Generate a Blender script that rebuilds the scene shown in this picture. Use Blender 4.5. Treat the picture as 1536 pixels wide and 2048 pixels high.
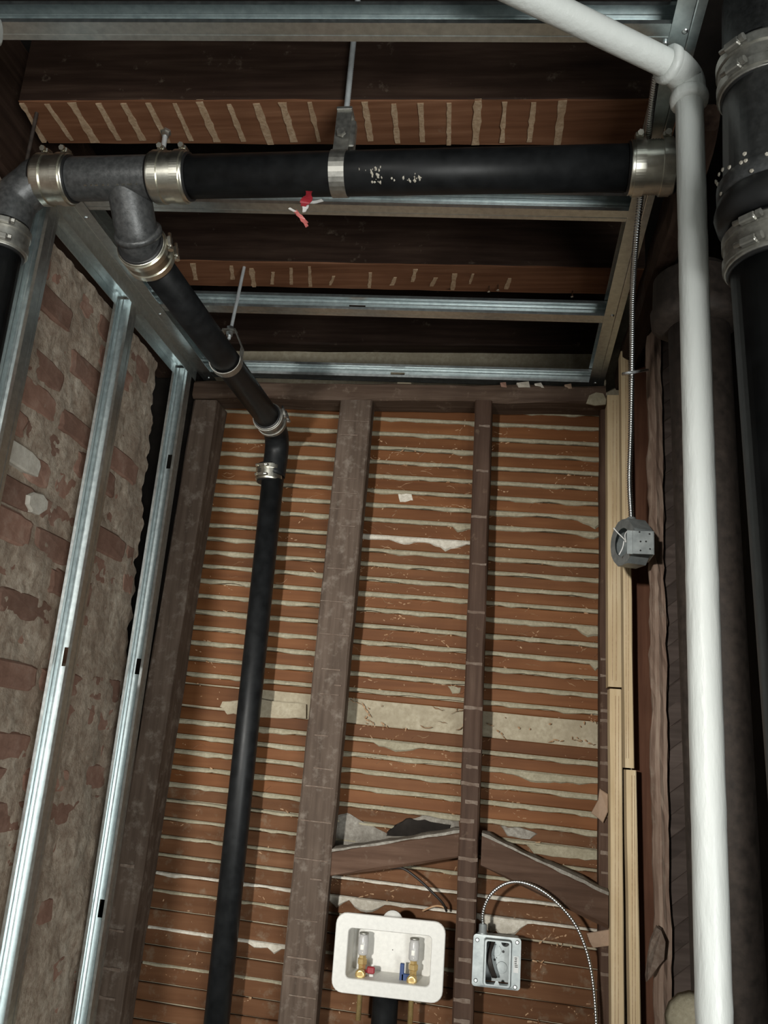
import bpy, math, random
from mathutils import Vector, Matrix, noise
random.seed(7)
S = bpy.context.scene
for o in list(bpy.data.objects): bpy.data.objects.remove(o, do_unlink=True)
COL = S.collection
EYE = 1.5                                     # eye height of the photographer above the floor
R_ = Vector((0.98924088, 0.12756359, 0.07162411))
U_ = Vector((-0.03475124, -0.27067414, 0.96204358))
F_ = Vector((-0.14210853, 0.95418187, 0.26332893))
FPX = 1750.0
# ------------------------------------------------------------------ camera
cd = bpy.data.cameras.new('camera'); cam = bpy.data.objects.new('camera', cd); COL.objects.link(cam)
cd.sensor_fit = 'HORIZONTAL'; cd.sensor_width = 36.0; cd.lens = FPX / 1536 * 36.0; cd.clip_start = 0.02
cam.matrix_world = Matrix(((R_.x, U_.x, -F_.x, 0), (R_.y, U_.y, -F_.y, 0), (R_.z, U_.z, -F_.z, EYE), (0, 0, 0, 1)))
S.camera = cam
# ------------------------------------------------------------------ light
w = bpy.data.worlds.new('world'); S.world = w; w.use_nodes = True
bg = w.node_tree.nodes['Background']; bg.inputs[0].default_value = (0.95, 1.0, 0.97, 1); bg.inputs[1].default_value = 0.22
def area(name, loc, target, size, power, col):
    l = bpy.data.lights.new(name, 'AREA'); l.shape = 'RECTANGLE'; l.size, l.size_y = size; l.energy = power; l.color = col
    o = bpy.data.objects.new(name, l); COL.objects.link(o); o.location = loc
    o.rotation_euler = (Vector(target) - Vector(loc)).to_track_quat('-Z', 'Y').to_euler(); return o
area('fill_light', (1.25, -1.8, EYE - 1.0), (-0.6, 1.7, EYE + 0.2), (1.3, 1.2), 92, (0.98, 1.0, 0.97))  # unseen fill lamp, added to brighten the bricks and joist undersides
sl_ = bpy.data.lights.new('key_spot', 'SPOT'); sl_.energy = 640; sl_.spot_size = math.radians(31); sl_.spot_blend = 1.0; sl_.shadow_soft_size = 0.09; sl_.color = (1.0, 0.98, 0.92)  # unseen key lamp from the left; cone shaped to dim the wall's edges
so_ = bpy.data.objects.new('key_spot', sl_); COL.objects.link(so_); so_.location = (-1.05, -2.2, EYE + 0.25)
so_.rotation_euler = (Vector((-0.30, 2.2, EYE + 0.04)) - so_.location).to_track_quat('-Z', 'Y').to_euler()
S.view_settings.view_transform = 'Standard'; S.view_settings.look = 'None'; S.view_settings.gamma = 1
S.view_settings.use_curve_mapping = False; S.view_settings.exposure = 0.0

# ------------------------------------------------------------------ picture point -> point on a plane of the room
def P(px, py, x=None, y=None, z=None):
    d = R_ * ((px - 768) / FPX) + U_ * ((1024 - py) / FPX) + F_
    t = x / d.x if x is not None else (y / d.y if y is not None else z / d.z)
    v = d * t; v.z += EYE
    return v
def V(x, y, z): return Vector((x, y, z + EYE))   # z measured from eye level
# ------------------------------------------------------------------ materials
def nodes(name):
    m = bpy.data.materials.new(name); m.use_nodes = True; nt = m.node_tree
    return m, nt, nt.nodes['Principled BSDF']
def N(nt, t, **k):
    n = nt.nodes.new(t)
    for a, b in k.items():
        if a.startswith('i_'): n.inputs[a[2:].replace('_', ' ')].default_value = b
        else: setattr(n, a, b)
    return n
def coords(nt, scale, shift=True):
    tc = N(nt, 'ShaderNodeTexCoord'); mp = N(nt, 'ShaderNodeMapping'); mp.inputs['Scale'].default_value = scale
    nt.links.new(tc.outputs['Object'], mp.inputs['Vector'])
    if shift:
        oi = N(nt, 'ShaderNodeObjectInfo'); ml = N(nt, 'ShaderNodeMath', operation='MULTIPLY'); ml.inputs[1].default_value = 37.0
        nt.links.new(oi.outputs['Random'], ml.inputs[0]); nt.links.new(ml.outputs[0], mp.inputs['Location'])
    return mp.outputs[0]
def ramp(nt, src, stops):
    r = N(nt, 'ShaderNodeValToRGB'); e = r.color_ramp.elements
    while len(e) < len(stops): e.new(0.5)
    for i, (p, c) in enumerate(stops):
        e[i].position = p; e[i].color = (*c, 1) if len(c) == 3 else c
    nt.links.new(src, r.inputs[0]); return r.outputs[0]
def mix(nt, fac, a, b):
    m = N(nt, 'ShaderNodeMix', data_type='RGBA')
    for s, i in ((fac, 0), (a, 6), (b, 7)):
        if hasattr(s, 'links'): nt.links.new(s, m.inputs[i])
        elif i == 0: m.inputs[0].default_value = s
        else: m.inputs[i].default_value = (*s, 1)
    return m.outputs[2]
def bump(nt, src, bs, strength=0.4, dist=0.002):
    b = N(nt, 'ShaderNodeBump'); b.inputs['Strength'].default_value = strength; b.inputs['Distance'].default_value = dist
    nt.links.new(src, b.inputs['Height']); nt.links.new(b.outputs[0], bs.inputs['Normal'])
def noi(nt, vec, scale, detail=4, rough=0.55):
    n = N(nt, 'ShaderNodeTexNoise'); n.inputs['Scale'].default_value = scale; n.inputs['Detail'].default_value = detail
    n.inputs['Roughness'].default_value = rough; nt.links.new(vec, n.inputs['Vector']); return n.outputs['Fac']
def wood(name, dark, mid, lite, axis=0, dust=None, dustcov=0.0, rough=0.65, vary=0.25, gr=70):
    """Old timber: grain runs along the axis, each piece a little lighter or darker, dust as irregular patches."""
    m, nt, bs = nodes(name)
    sc = [1, 1, 1]; sc[axis] = 0.06
    v = coords(nt, sc); g = noi(nt, v, gr, 5); big = noi(nt, coords(nt, (1, 1, 1)), 7, 4)
    c = ramp(nt, g, [(0.25, dark), (0.5, mid), (0.78, lite)])
    c = mix(nt, ramp(nt, big, [(0.35, (0, 0, 0)), (0.7, (0.55, 0.55, 0.55))]), c, dark)
    if dust:
        d = noi(nt, coords(nt, (1, 1, 1)), 26, 8, 0.7)
        c = mix(nt, ramp(nt, d, [(0.62 - dustcov, (0, 0, 0)), (0.80 - dustcov, (0.75, 0.75, 0.75))]), c, dust)
    oi = N(nt, 'ShaderNodeObjectInfo'); hs = N(nt, 'ShaderNodeHueSaturation')
    mr = N(nt, 'ShaderNodeMapRange'); mr.inputs[3].default_value = 1 - vary; mr.inputs[4].default_value = 1 + vary
    nt.links.new(oi.outputs['Random'], mr.inputs[0]); nt.links.new(mr.outputs[0], hs.inputs['Value'])
    nt.links.new(c, hs.inputs['Color']); nt.links.new(hs.outputs[0], bs.inputs['Base Color'])
    bs.inputs['Roughness'].default_value = rough; bs.inputs['Specular IOR Level'].default_value = 0.12
    bump(nt, g, bs, 0.35, 0.0015); return m
def rocky(name, c1, c2, c3, scale=40, rough=0.9, bstr=0.6, bdist=0.003, vary=0.0):
    m, nt, bs = nodes(name); v = coords(nt, (1, 1, 1)); n = noi(nt, v, scale, 9, 0.68); n2 = noi(nt, v, scale * 0.22, 4)
    c = ramp(nt, n, [(0.3, c1), (0.52, c2), (0.75, c3)])
    c = mix(nt, ramp(nt, n2, [(0.4, (0, 0, 0)), (0.65, (0.6, 0.6, 0.6))]), c, c1)
    if vary:
        oi = N(nt, 'ShaderNodeObjectInfo'); hs = N(nt, 'ShaderNodeHueSaturation'); mr = N(nt, 'ShaderNodeMapRange')
        mr.inputs[3].default_value = 1 - vary; mr.inputs[4].default_value = 1 + vary
        nt.links.new(oi.outputs['Random'], mr.inputs[0]); nt.links.new(mr.outputs[0], hs.inputs['Value'])
        nt.links.new(c, hs.inputs['Color']); c = hs.outputs[0]
    nt.links.new(c, bs.inputs['Base Color']); bs.inputs['Roughness'].default_value = rough
    bs.inputs['Specular IOR Level'].default_value = 0.2; bump(nt, n, bs, bstr, bdist); return m
def metal(name, c1, c2, rough=(0.28, 0.45), scale=(60, 60, 60), metallic=1.0, bstr=0.0):
    m, nt, bs = nodes(name); v = coords(nt, scale); n = noi(nt, v, 1.0, 5, 0.6)
    nt.links.new(ramp(nt, n, [(0.3, c1), (0.7, c2)]), bs.inputs['Base Color'])
    mr = N(nt, 'ShaderNodeMapRange'); mr.inputs[3].default_value = rough[0]; mr.inputs[4].default_value = rough[1]
    nt.links.new(n, mr.inputs[0]); nt.links.new(mr.outputs[0], bs.inputs['Roughness'])
    bs.inputs['Metallic'].default_value = metallic
    if bstr: bump(nt, n, bs, bstr, 0.001)
    return m
M = {}
M['lath'] = wood('lath_wood', (0.100, 0.036, 0.012), (0.152, 0.059, 0.021), (0.205, 0.088, 0.035), 0, (0.26, 0.15, 0.08), -0.06, 0.55, 0.2, 40)
M['lathdust'] = wood('dusty_lath_wood', (0.090, 0.038, 0.017), (0.128, 0.058, 0.027), (0.170, 0.083, 0.042), 0, (0.19, 0.145, 0.10), 0.07, 0.7, 0.15, 45)
M['oldx'] = wood('old_timber_along_x', (0.018, 0.010, 0.007), (0.036, 0.021, 0.015), (0.065, 0.041, 0.029), 0, (0.20, 0.16, 0.12), 0.0)  # joist sides: shade put into a darker timber colour
M['platex'] = wood('plate_timber', (0.045, 0.028, 0.020), (0.085, 0.056, 0.040), (0.14, 0.10, 0.075), 0, (0.22, 0.17, 0.13), 0.04)
M['bracex'] = wood('brace_timber', (0.060, 0.032, 0.020), (0.098, 0.055, 0.036), (0.145, 0.088, 0.062), 0, (0.2, 0.15, 0.11), 0.03)
M['oldy'] = wood('old_timber_along_y', (0.026, 0.015, 0.011), (0.052, 0.031, 0.022), (0.095, 0.060, 0.043), 1, (0.20, 0.16, 0.12), 0.0)
M['oldz'] = wood('old_timber_along_z', (0.055, 0.038, 0.028), (0.098, 0.070, 0.053), (0.150, 0.112, 0.088), 2, (0.21, 0.175, 0.145), 0.10)
M['plankz'] = wood('smooth_red_plank', (0.055, 0.022, 0.012), (0.095, 0.040, 0.023), (0.140, 0.065, 0.038), 2, (0.2, 0.12, 0.08), -0.05)
M['redz'] = wood('brown_timber', (0.045, 0.025, 0.017), (0.078, 0.046, 0.032), (0.118, 0.075, 0.055), 2, (0.2, 0.14, 0.10), 0.02)
M['joist'] = wood('red_joist_timber', (0.13, 0.055, 0.028), (0.215, 0.098, 0.052), (0.31, 0.155, 0.088), 0, (0.26, 0.18, 0.13), -0.02)  # joist undersides: brighter colour carries the light from below
M['rough'] = wood('rough_sawn_timber', (0.15, 0.095, 0.07), (0.31, 0.22, 0.17), (0.48, 0.38, 0.30), 2, (0.36, 0.30, 0.24), 0.05, 0.8, 0.05, 110)
M['darkz'] = wood('dark_boards', (0.05, 0.037, 0.031), (0.085, 0.064, 0.055), (0.125, 0.098, 0.084), 0, (0.15, 0.12, 0.10), -0.02)
M['pale'] = wood('new_pale_lumber', (0.54, 0.40, 0.23), (0.70, 0.555, 0.35), (0.80, 0.67, 0.46), 2, None, 0, 0.6, 0.06, 90)
M['plaster'] = rocky('plaster', (0.30, 0.255, 0.18), (0.40, 0.35, 0.255), (0.48, 0.43, 0.33), 90)
M['keys'] = rocky('plaster_keys', (0.26, 0.23, 0.16), (0.36, 0.325, 0.235), (0.46, 0.42, 0.32), 130)
M['white_plaster'] = rocky('white_plaster', (0.42, 0.38, 0.31), (0.60, 0.56, 0.48), (0.74, 0.71, 0.64), 120)
M['crumb'] = rocky('plaster_flecks', (0.40, 0.23, 0.12), (0.55, 0.36, 0.22), (0.68, 0.52, 0.38), 100)
M['streak'] = rocky('plaster_streaks', (0.34, 0.22, 0.13), (0.52, 0.37, 0.24), (0.66, 0.52, 0.38), 160)
M['ghost'] = rocky('plaster_ghosts', (0.12, 0.08, 0.06), (0.19, 0.145, 0.115), (0.28, 0.23, 0.19), 80)
M['crust'] = rocky('grey_plaster_crust', (0.17, 0.15, 0.125), (0.29, 0.27, 0.235), (0.45, 0.43, 0.38), 110)
M['mortar'] = rocky('lime_mortar', (0.29, 0.21, 0.155), (0.52, 0.43, 0.34), (0.68, 0.60, 0.50), 55, 0.95, 1.0, 0.006)
M['brick'] = rocky('old_brick', (0.23, 0.13, 0.095), (0.34, 0.20, 0.15), (0.46, 0.33, 0.26), 32, 0.9, 0.6, 0.003, 0.28)
M['brickpale'] = rocky('pale_brick', (0.52, 0.48, 0.41), (0.66, 0.62, 0.54), (0.75, 0.72, 0.65), 60)
M['void_shade'] = rocky('dark_void_shade', (0.012, 0.010, 0.009), (0.022, 0.018, 0.015), (0.035, 0.028, 0.024), 20)  # near-black: shade of the voids put into the colour
M['concrete'] = rocky('floor_concrete', (0.30, 0.29, 0.27), (0.38, 0.37, 0.34), (0.45, 0.44, 0.41), 14)
M['galv'] = metal('galvanised_steel', (0.60, 0.66, 0.67), (0.80, 0.86, 0.86), (0.30, 0.46), (90, 90, 90))
M['zinc'] = metal('zinc_box_steel', (0.27, 0.30, 0.305), (0.44, 0.475, 0.475), (0.35, 0.55), (50, 50, 50), 0.55)
M['clamp'] = metal('stainless_shield', (0.66, 0.64, 0.56), (0.82, 0.80, 0.71), (0.25, 0.4), (80, 80, 80))
M['strap'] = metal('dull_hanger_steel', (0.40, 0.39, 0.36), (0.55, 0.54, 0.50), (0.40, 0.6), (120, 120, 120))
M['flex'] = metal('flexible_conduit_steel', (0.70, 0.72, 0.72), (0.85, 0.87, 0.87), (0.25, 0.35), (60, 60, 60))
M['black'] = metal('black_coated_iron', (0.006, 0.0065, 0.007), (0.013, 0.014, 0.015), (0.36, 0.55), (35, 35, 35), 0.0, 0.25)
M['black'].node_tree.nodes['Principled BSDF'].inputs['Specular IOR Level'].default_value = 0.28
M['fitting'] = metal('grey_cast_iron', (0.05, 0.052, 0.053), (0.11, 0.112, 0.113), (0.30, 0.5), (120, 120, 120), 0.35, 0.5)
M['rust'] = metal('rusty_old_iron', (0.028, 0.021, 0.017), (0.07, 0.052, 0.042), (0.6, 0.8), (60, 60, 60), 0.0, 0.8)
M['rubber'] = metal('black_rubber', (0.01, 0.01, 0.01), (0.016, 0.016, 0.017), (0.35, 0.5), (40, 40, 40), 0.0)
M['rodm'] = metal('zinc_plated_rod', (0.62, 0.66, 0.67), (0.80, 0.84, 0.85), (0.35, 0.5), (80, 80, 80), 0.45)
M['brass'] = metal('brass', (0.62, 0.43, 0.16), (0.78, 0.58, 0.28), (0.2, 0.35), (50, 50, 50), 0.7)
m, nt, bs = nodes('white_pipe_paint'); M['white'] = m
v_ = coords(nt, (1, 1, 0.25)); n_ = noi(nt, v_, 70, 5); nt.links.new(ramp(nt, noi(nt, coords(nt, (1, 1, 1)), 45, 8, 0.75), [(0.20, (0.30, 0.29, 0.26)), (0.33, (0.74, 0.765, 0.74))]), bs.inputs['Base Color'])
bs.inputs['Roughness'].default_value = 0.4; bump(nt, n_, bs, 0.6, 0.003)
def plain(name, c, rough=0.4, metallic=0.0, trans=0.0, alpha=1.0):
    m, nt, bs = nodes(name); v = coords(nt, (1, 1, 1)); n = noi(nt, v, 120, 4)
    nt.links.new(ramp(nt, n, [(0.2, tuple(k * 0.86 for k in c)), (0.7, c)]), bs.inputs['Base Color'])
    bs.inputs['Roughness'].default_value = rough; bs.inputs['Metallic'].default_value = metallic
    bs.inputs['Transmission Weight'].default_value = trans; return m
M['plastic'] = plain('white_plastic', (0.74, 0.73, 0.69), 0.45)
M['red'] = plain('red_plastic', (0.30, 0.02, 0.03), 0.45); M['blue'] = plain('blue_plastic', (0.012, 0.045, 0.17), 0.4)
M['pink'] = plain('faded_red_plastic', (0.48, 0.13, 0.12), 0.4)
M['greywhite'] = plain('grey_arrester', (0.52, 0.51, 0.50), 0.3); M['darkwire'] = plain('dark_insulation', (0.022, 0.017, 0.014), 0.5)
M['paper'] = plain('brown_paper', (0.36, 0.25, 0.175), 0.8); M['label'] = plain('sticker', (0.72, 0.73, 0.72), 0.5)
M['wirewhite'] = plain('white_insulation', (0.8, 0.8, 0.78), 0.4); M['ink'] = plain('print_ink', (0.03, 0.03, 0.03), 0.6)
# ------------------------------------------------------------------ mesh builder
class MB:
    def __init__(s): s.v = []; s.f = []; s.sm = []
    def add(s, vs, fs, smooth=False):
        b = len(s.v); s.v += [Vector(q) for q in vs]
        for f in fs: s.f.append([i + b for i in f]); s.sm.append(smooth)
    def box(s, c, size, ax=None, bev=0.0):
        """Box with chamfered long edges; ax = (x, y, z) axis vectors."""
        X, Y, Z = ax or (Vector((1, 0, 0)), Vector((0, 1, 0)), Vector((0, 0, 1)))
        a, b, c3 = (k / 2 for k in size); c = Vector(c)
        if bev <= 0:
            vs = [c + X * i * a + Y * j * b + Z * k * c3 for i in (-1, 1) for j in (-1, 1) for k in (-1, 1)]
            s.add(vs, [(0, 1, 3, 2), (4, 6, 7, 5), (0, 4, 5, 1), (2, 3, 7, 6), (0, 2, 6, 4), (1, 5, 7, 3)]); return
        vs = []; idx = {}
        for i in (-1, 1):
            for j in (-1, 1):
                for k in (-1, 1):
                    for t in range(3):
                        e = [a - bev, b - bev, c3 - bev]; e[t] += bev
                        idx[(i, j, k, t)] = len(vs); vs.append(c + X * i * e[0] + Y * j * e[1] + Z * k * e[2])
        fs = []
        for t in range(3):
            o = [q for q in range(3) if q != t]
            for sg in (-1, 1):
                loop = []
                for (p, q) in ((-1, -1), (1, -1), (1, 1), (-1, 1)):
                    ijk = [0, 0, 0]; ijk[t] = sg; ijk[o[0]] = p; ijk[o[1]] = q; loop.append(idx[(*ijk, t)])
                fs.append(loop)
        for t in range(3):          # edges along t
            o = [q for q in range(3) if q != t]
            for p in (-1, 1):
                for q in (-1, 1):
                    l = []
                    for sg, first in ((-1, 0), (1, 1)):
                        ijk = [0, 0, 0]; ijk[t] = sg; ijk[o[0]] = p; ijk[o[1]] = q
                        l.append((idx[(*ijk, o[0])], idx[(*ijk, o[1])]))
                    fs.append([l[0][0], l[0][1], l[1][1], l[1][0]])
        for i in (-1, 1):
            for j in (-1, 1):
                for k in (-1, 1): fs.append([idx[(i, j, k, t)] for t in range(3)])
        s.add(vs, fs)
    def sweep(s, rings, closed=True, caps=True, smooth=False):
        n = len(rings[0]); vs = [p for r in rings for p in r]; fs = []
        for i in range(len(rings) - 1):
            for j in range(n if closed else n - 1):
                k = (j + 1) % n; fs.append((i * n + j, i * n + k, (i + 1) * n + k, (i + 1) * n + j))
        b = len(s.v); s.add(vs, fs, smooth)
        if caps and closed: s.f.append([b + j for j in reversed(range(n))]); s.sm.append(False); s.f.append([b + (len(rings) - 1) * n + j for j in range(n)]); s.sm.append(False)
    def board(s, p0, p1, wv, dv, n=8, jit=0.001, bev=0.003, seed=0.0, taper=None):
        """Rough timber from p0 to p1; wv and dv are its full width and depth vectors."""
        p0, p1, wv, dv = map(Vector, (p0, p1, wv, dv)); W, D = wv.length, dv.length; wu, du = wv.normalized(), dv.normalized(); rings = []
        a, b = W / 2, D / 2; e = min(bev, a * .4, b * .4)
        sec = [(-a + e, -b), (a - e, -b), (a, -b + e), (a, b - e), (a - e, b), (-a + e, b), (-a, b - e), (-a, -b + e)]
        for i in range(n + 1):
            c = p0.lerp(p1, i / n); r = []
            for k, (x, y) in enumerate(sec):
                q = c + wu * x + du * y
                if jit: q += wu * noise.noise(q * 9 + Vector((seed, k * .7, 0))) * jit * 2 + du * noise.noise(q * 9 + Vector((0, seed + 5, k))) * jit * 2
                r.append(q)
            rings.append(r)
        s.sweep(rings)
    def tube(s, pts, r, seg=16, smooth=True, caps=True, rf=None):
        pts = [Vector(p) for p in pts]; n = len(pts); t = [(pts[min(i + 1, n - 1)] - pts[max(i - 1, 0)]).normalized() for i in range(n)]
        u = t[0].orthogonal().normalized(); rings = []
        for i in range(n):
            u = (u - t[i] * u.dot(t[i])).normalized(); v = t[i].cross(u); rr = rf(i) if rf else r
            rings.append([pts[i] + (u * math.cos(2 * math.pi * k / seg) + v * math.sin(2 * math.pi * k / seg)) * rr for k in range(seg)])
        s.sweep(rings, True, caps, smooth)
    def lathe(s, o, ax, prof, seg=24, smooth=True, caps=True):
        """prof = (distance along ax, radius) pairs."""
        ax = Vector(ax).normalized(); u = ax.orthogonal().normalized(); v = ax.cross(u); o = Vector(o)
        s.sweep([[o + ax * h + (u * math.cos(2 * math.pi * k / seg) + v * math.sin(2 * math.pi * k / seg)) * r for k in range(seg)] for h, r in prof], True, caps, smooth)
    def plate(s, outline, nrm, th):
        """Flat outline given depth th along nrm."""
        nrm = Vector(nrm).normalized(); a = [Vector(p) for p in outline]; s.sweep([a, [p + nrm * th for p in a]])
    def build(s, name, mat, parent=None, kind=None, loc=None):
        me = bpy.data.meshes.new(name); o = bpy.data.objects.new(name, me)
        if parent is not None:
            root = parent; off = Vector(parent['_o']) if '_o' in parent else Vector((0, 0, 0))
        else: off = Vector((0, 0, 0))
        c = Vector(loc) if loc is not None else sum(s.v, Vector()) / max(1, len(s.v))
        me.from_pydata([tuple(p - c) for p in s.v], [], s.f); me.polygons.foreach_set('use_smooth', s.sm); me.update()
        me.materials.append(mat if not isinstance(mat, str) else M[mat])
        o.location = c - off; o['_o'] = tuple(c); COL.objects.link(o)
        if parent is not None: o.parent = parent
        if kind: o['kind'] = kind
        return o
def thing(name, label, cat, loc, group=None):
    o = bpy.data.objects.new(name, None); COL.objects.link(o); o.location = loc; o['_o'] = tuple(loc); o.empty_display_size = 0.05
    o['label'] = label; o['category'] = cat
    if group: o['group'] = group
    return o
def tag(o, label, cat, group=None):
    o['label'] = label; o['category'] = cat
    if group: o['group'] = group
    return o
def spline(pts, n=8):
    pts = [Vector(p) for p in pts]; q = [pts[0] * 2 - pts[1]] + pts + [pts[-1] * 2 - pts[-2]]; out = []
    for i in range(1, len(q) - 2):
        for k in range(n):
            t = k / n; a, b, c, d = q[i - 1:i + 3]
            out.append(0.5 * ((2 * b) + (c - a) * t + (2 * a - 5 * b + 4 * c - d) * t * t + (3 * b - a - 3 * c + d) * t ** 3))
    out.append(pts[-1]); return out
def resample(pts, step):
    out = [pts[0]]; acc = 0.0
    for a, b in zip(pts, pts[1:]):
        L = (b - a).length; pos = step - acc
        while pos <= L: out.append(a.lerp(b, pos / L)); pos += step
        acc = (acc + L) % step
    return out
X1, Y1, Z1 = Vector((1, 0, 0)), Vector((0, 1, 0)), Vector((0, 0, 1))

# =================================================================== THE SETTING
CEIL = 0.953           # underside of the new metal ceiling frame, from eye level
WY = 2.2               # face of the laths on the back wall
SY = 2.11              # face of the old studs
b = MB(); b.box(V(-0.1, -1.3, -EYE - 0.02), (5.0, 7.6, 0.04)); b.build('floor', 'concrete', kind='structure')
b = MB(); b.box(V(-0.3, 1.0, 1.37), (1.7, 3.0, 0.03)); b.build('ceiling', 'void_shade', kind='structure')
b = MB(); b.box(V(-0.1, -2.2, 1.03), (5.0, 5.6, 0.06)); b.build('ceiling', 'concrete', kind='structure')  # unseen ceiling behind the camera, added to keep light off the joist faces
# ---- back wall: plaster skin behind rows of old laths
b = MB(); b.box(V(-0.175, WY + 0.03, -0.08), (1.39, 0.04, 2.84)); wall = b.build('wall_back', 'plaster', kind='structure')
SL = -0.03             # the laths run a little downhill to the right
GAPS = [0.906, 0.866, 0.824, 0.783, 0.743, 0.703, 0.662, 0.623, 0.583, 0.537, 0.500, 0.463, 0.424, 0.385, 0.344, 0.302, 0.260, 0.221, 0.180, 0.140,
        0.118, 0.058, 0.022, -0.015, -0.053, -0.092, -0.133, -0.172, -0.214, -0.256, -0.298, -0.340, -0.380, -0.420, -0.462, -0.500, -0.540, -0.580, -0.620, -0.660, -0.70]
def gz(g, x): return g + SL * (x + 0.25)
WIDE = (0.118, 0.058)
XL, XR = -0.865, 0.285
def lath(za, zb, x0, x1, seed):
    mb = MB(); n = 26; rings = []
    for i in range(n + 1):
        x = x0 + (x1 - x0) * i / n; d = 0.0018 * noise.noise(Vector((x * 5, seed, 0))); e = 0.0018 * noise.noise(Vector((x * 6, seed, 9)))
        t = gz(za, x) + d; q = gz(zb, x) + e; y = WY + 0.0015 * noise.noise(Vector((x * 3, seed, 4)))
        rings.append([V(x, y + 0.012, q), V(x, y + 0.002, q), V(x, y, q + 0.002), V(x, y, t - 0.002), V(x, y + 0.002, t), V(x, y + 0.012, t)])
    mb.sweep(rings); mb.build('lath', 'lath' if za > -0.12 else 'lathdust', wall)
for i in range(len(GAPS) - 1):
    a, c = GAPS[i], GAPS[i + 1]
    if (a, c) == WIDE:
        lath(0.114, 0.064, XL, -0.62, 77); continue        # this lath is broken off, the plaster behind shows
    lo = 0.0055 if a > -0.16 else (0.004 if a > -.36 else 0.0016)
    lath(a - ((lo if a < .86 else .003) if a not in WIDE else 0.001), c + (lo if c not in WIDE else 0.001), XL, XR, i * 3.1)
BAYS = [(-0.83, -0.455), (-0.40, -0.085), (-0.075, 0.25)]
BRIGHT = {(0, -0.340): 1, (0, -0.462): 1, (1, -0.298): 1, (1, -0.34): 1, (2, -0.34): 1, (2, -0.298): 1, (1, 0.537): 1}
LOBES = {(1, 0.583): [(-0.125, 0.022, 0.017)], (1, 0.537): [(-0.16, 0.05, 0.015), (-0.27, 0.03, 0.016)], (2, 0.623): [(0.205, 0.035, 0.022)], (2, 0.583): [(0.2, 0.03, 0.012)],
         (2, 0.344): [(0.21, 0.035, 0.022)], (2, -0.34): [(0.015, 0.06, 0.04)], (1, -0.34): [(-0.37, 0.02, 0.03), (-0.30, 0.045, 0.028)], (0, -0.462): [(-0.51, 0.02, 0.02), (-0.55, 0.02, 0.012)],
         (2, -0.015): [(0.12, 0.12, 0.014)], (1, 0.022): [(-0.25, 0.06, 0.014)], (2, 0.260): [(0.22, 0.012, 0.016)]}
for bi, (x0, x1) in enumerate(BAYS):
    for gi, g in enumerate(GAPS[:-1]):
        if g in WIDE: continue
        if g < -0.36 and (bi, g) not in BRIGHT and random.random() < 0.85: continue
        seed = bi * 17.3 + gi * 2.7; mb = MB(); n = 22; rings = []
        thick = 0.0066 if g > -0.16 else 0.0038
        xa, xb = x0 + random.uniform(0, .012), x1 - random.uniform(0, .01)
        for i in range(n + 1):
            x = xa + (xb - xa) * i / n; zc = gz(g, x)
            lip = thick * (0.85 + 0.9 * noise.noise(Vector((x * 16, seed, 1)))) + max(0, noise.noise(Vector((x * 45, seed, 5)))) * 0.004
            for (lx, lw, lh) in LOBES.get((bi, g), []):
                d = (x - lx) / lw
                if abs(d) < 1: lip += lh * (1 - d * d) * (0.8 + 0.5 * noise.noise(Vector((x * 70, seed, 8))))
            lip = max(0.0015, lip); out = 0.003 + 0.003 * max(0, noise.noise(Vector((x * 20, seed, 3)))) + lip * 0.12
            tp = .0052 if g > -.16 else .0034; rings.append([V(x, WY + 0.012, zc + tp), V(x, WY - 0.001, zc + tp), V(x, WY - out, zc + 0.001), V(x, WY - out, zc - lip * .8), V(x, WY - 0.0005, zc - lip), V(x, WY + 0.012, zc - min(lip, 0.0045))])
        mb.sweep(rings); mb.build('plaster_key', 'white_plaster' if (bi, g) in BRIGHT else 'keys', wall)
# splashes and flecks of old plaster left on the laths: far too many and too small to count
mb = MB()
def fleck(x, z, a, b_, th, rot, squig=False):
    y = WY - 0.0006
    n = 6; c, s_ = math.cos(rot), math.sin(rot); pts = []
    for k in range(n):
        t = 2 * math.pi * k / n; q = random.uniform(0.6, 1.15); u_, v_ = a * math.cos(t) * q, b_ * math.sin(t) * q
        pts.append((x + u_ * c - v_ * s_, z + u_ * s_ + v_ * c))
    vs = [V(px_, y + .002, pz_) for px_, pz_ in pts] + [V(x, y - th, z)]
    mb.add(vs, [(k, (k + 1) % n, n) for k in range(n)])
for k in range(1500):
    bay = random.choice((0, 1, 1, 1, 2, 2)); x0, x1 = BAYS[bay]; x = random.uniform(x0, x1); z = random.uniform(-0.6, 0.85)
    if noise.noise(Vector((x * 6, z * 6, 2))) < 0.02 and random.random() < 0.8: continue
    if random.random() < 0.3:
        rot = random.choice((0.35, -0.3, 0.8, -0.6, 0)); L = random.uniform(0.008, 0.022)
        for q in range(random.randint(2, 4)):
            fleck(x, z, L * random.uniform(.3, .5), random.uniform(.0012, .0030), .0016, rot); x += L * .7 * math.cos(rot); z += L * .7 * math.sin(rot); rot += random.uniform(-.7, .7)
    else: fleck(x, z, random.uniform(.0012, .0055), random.uniform(.0010, .0030), .0015, random.uniform(0, 3))
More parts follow.
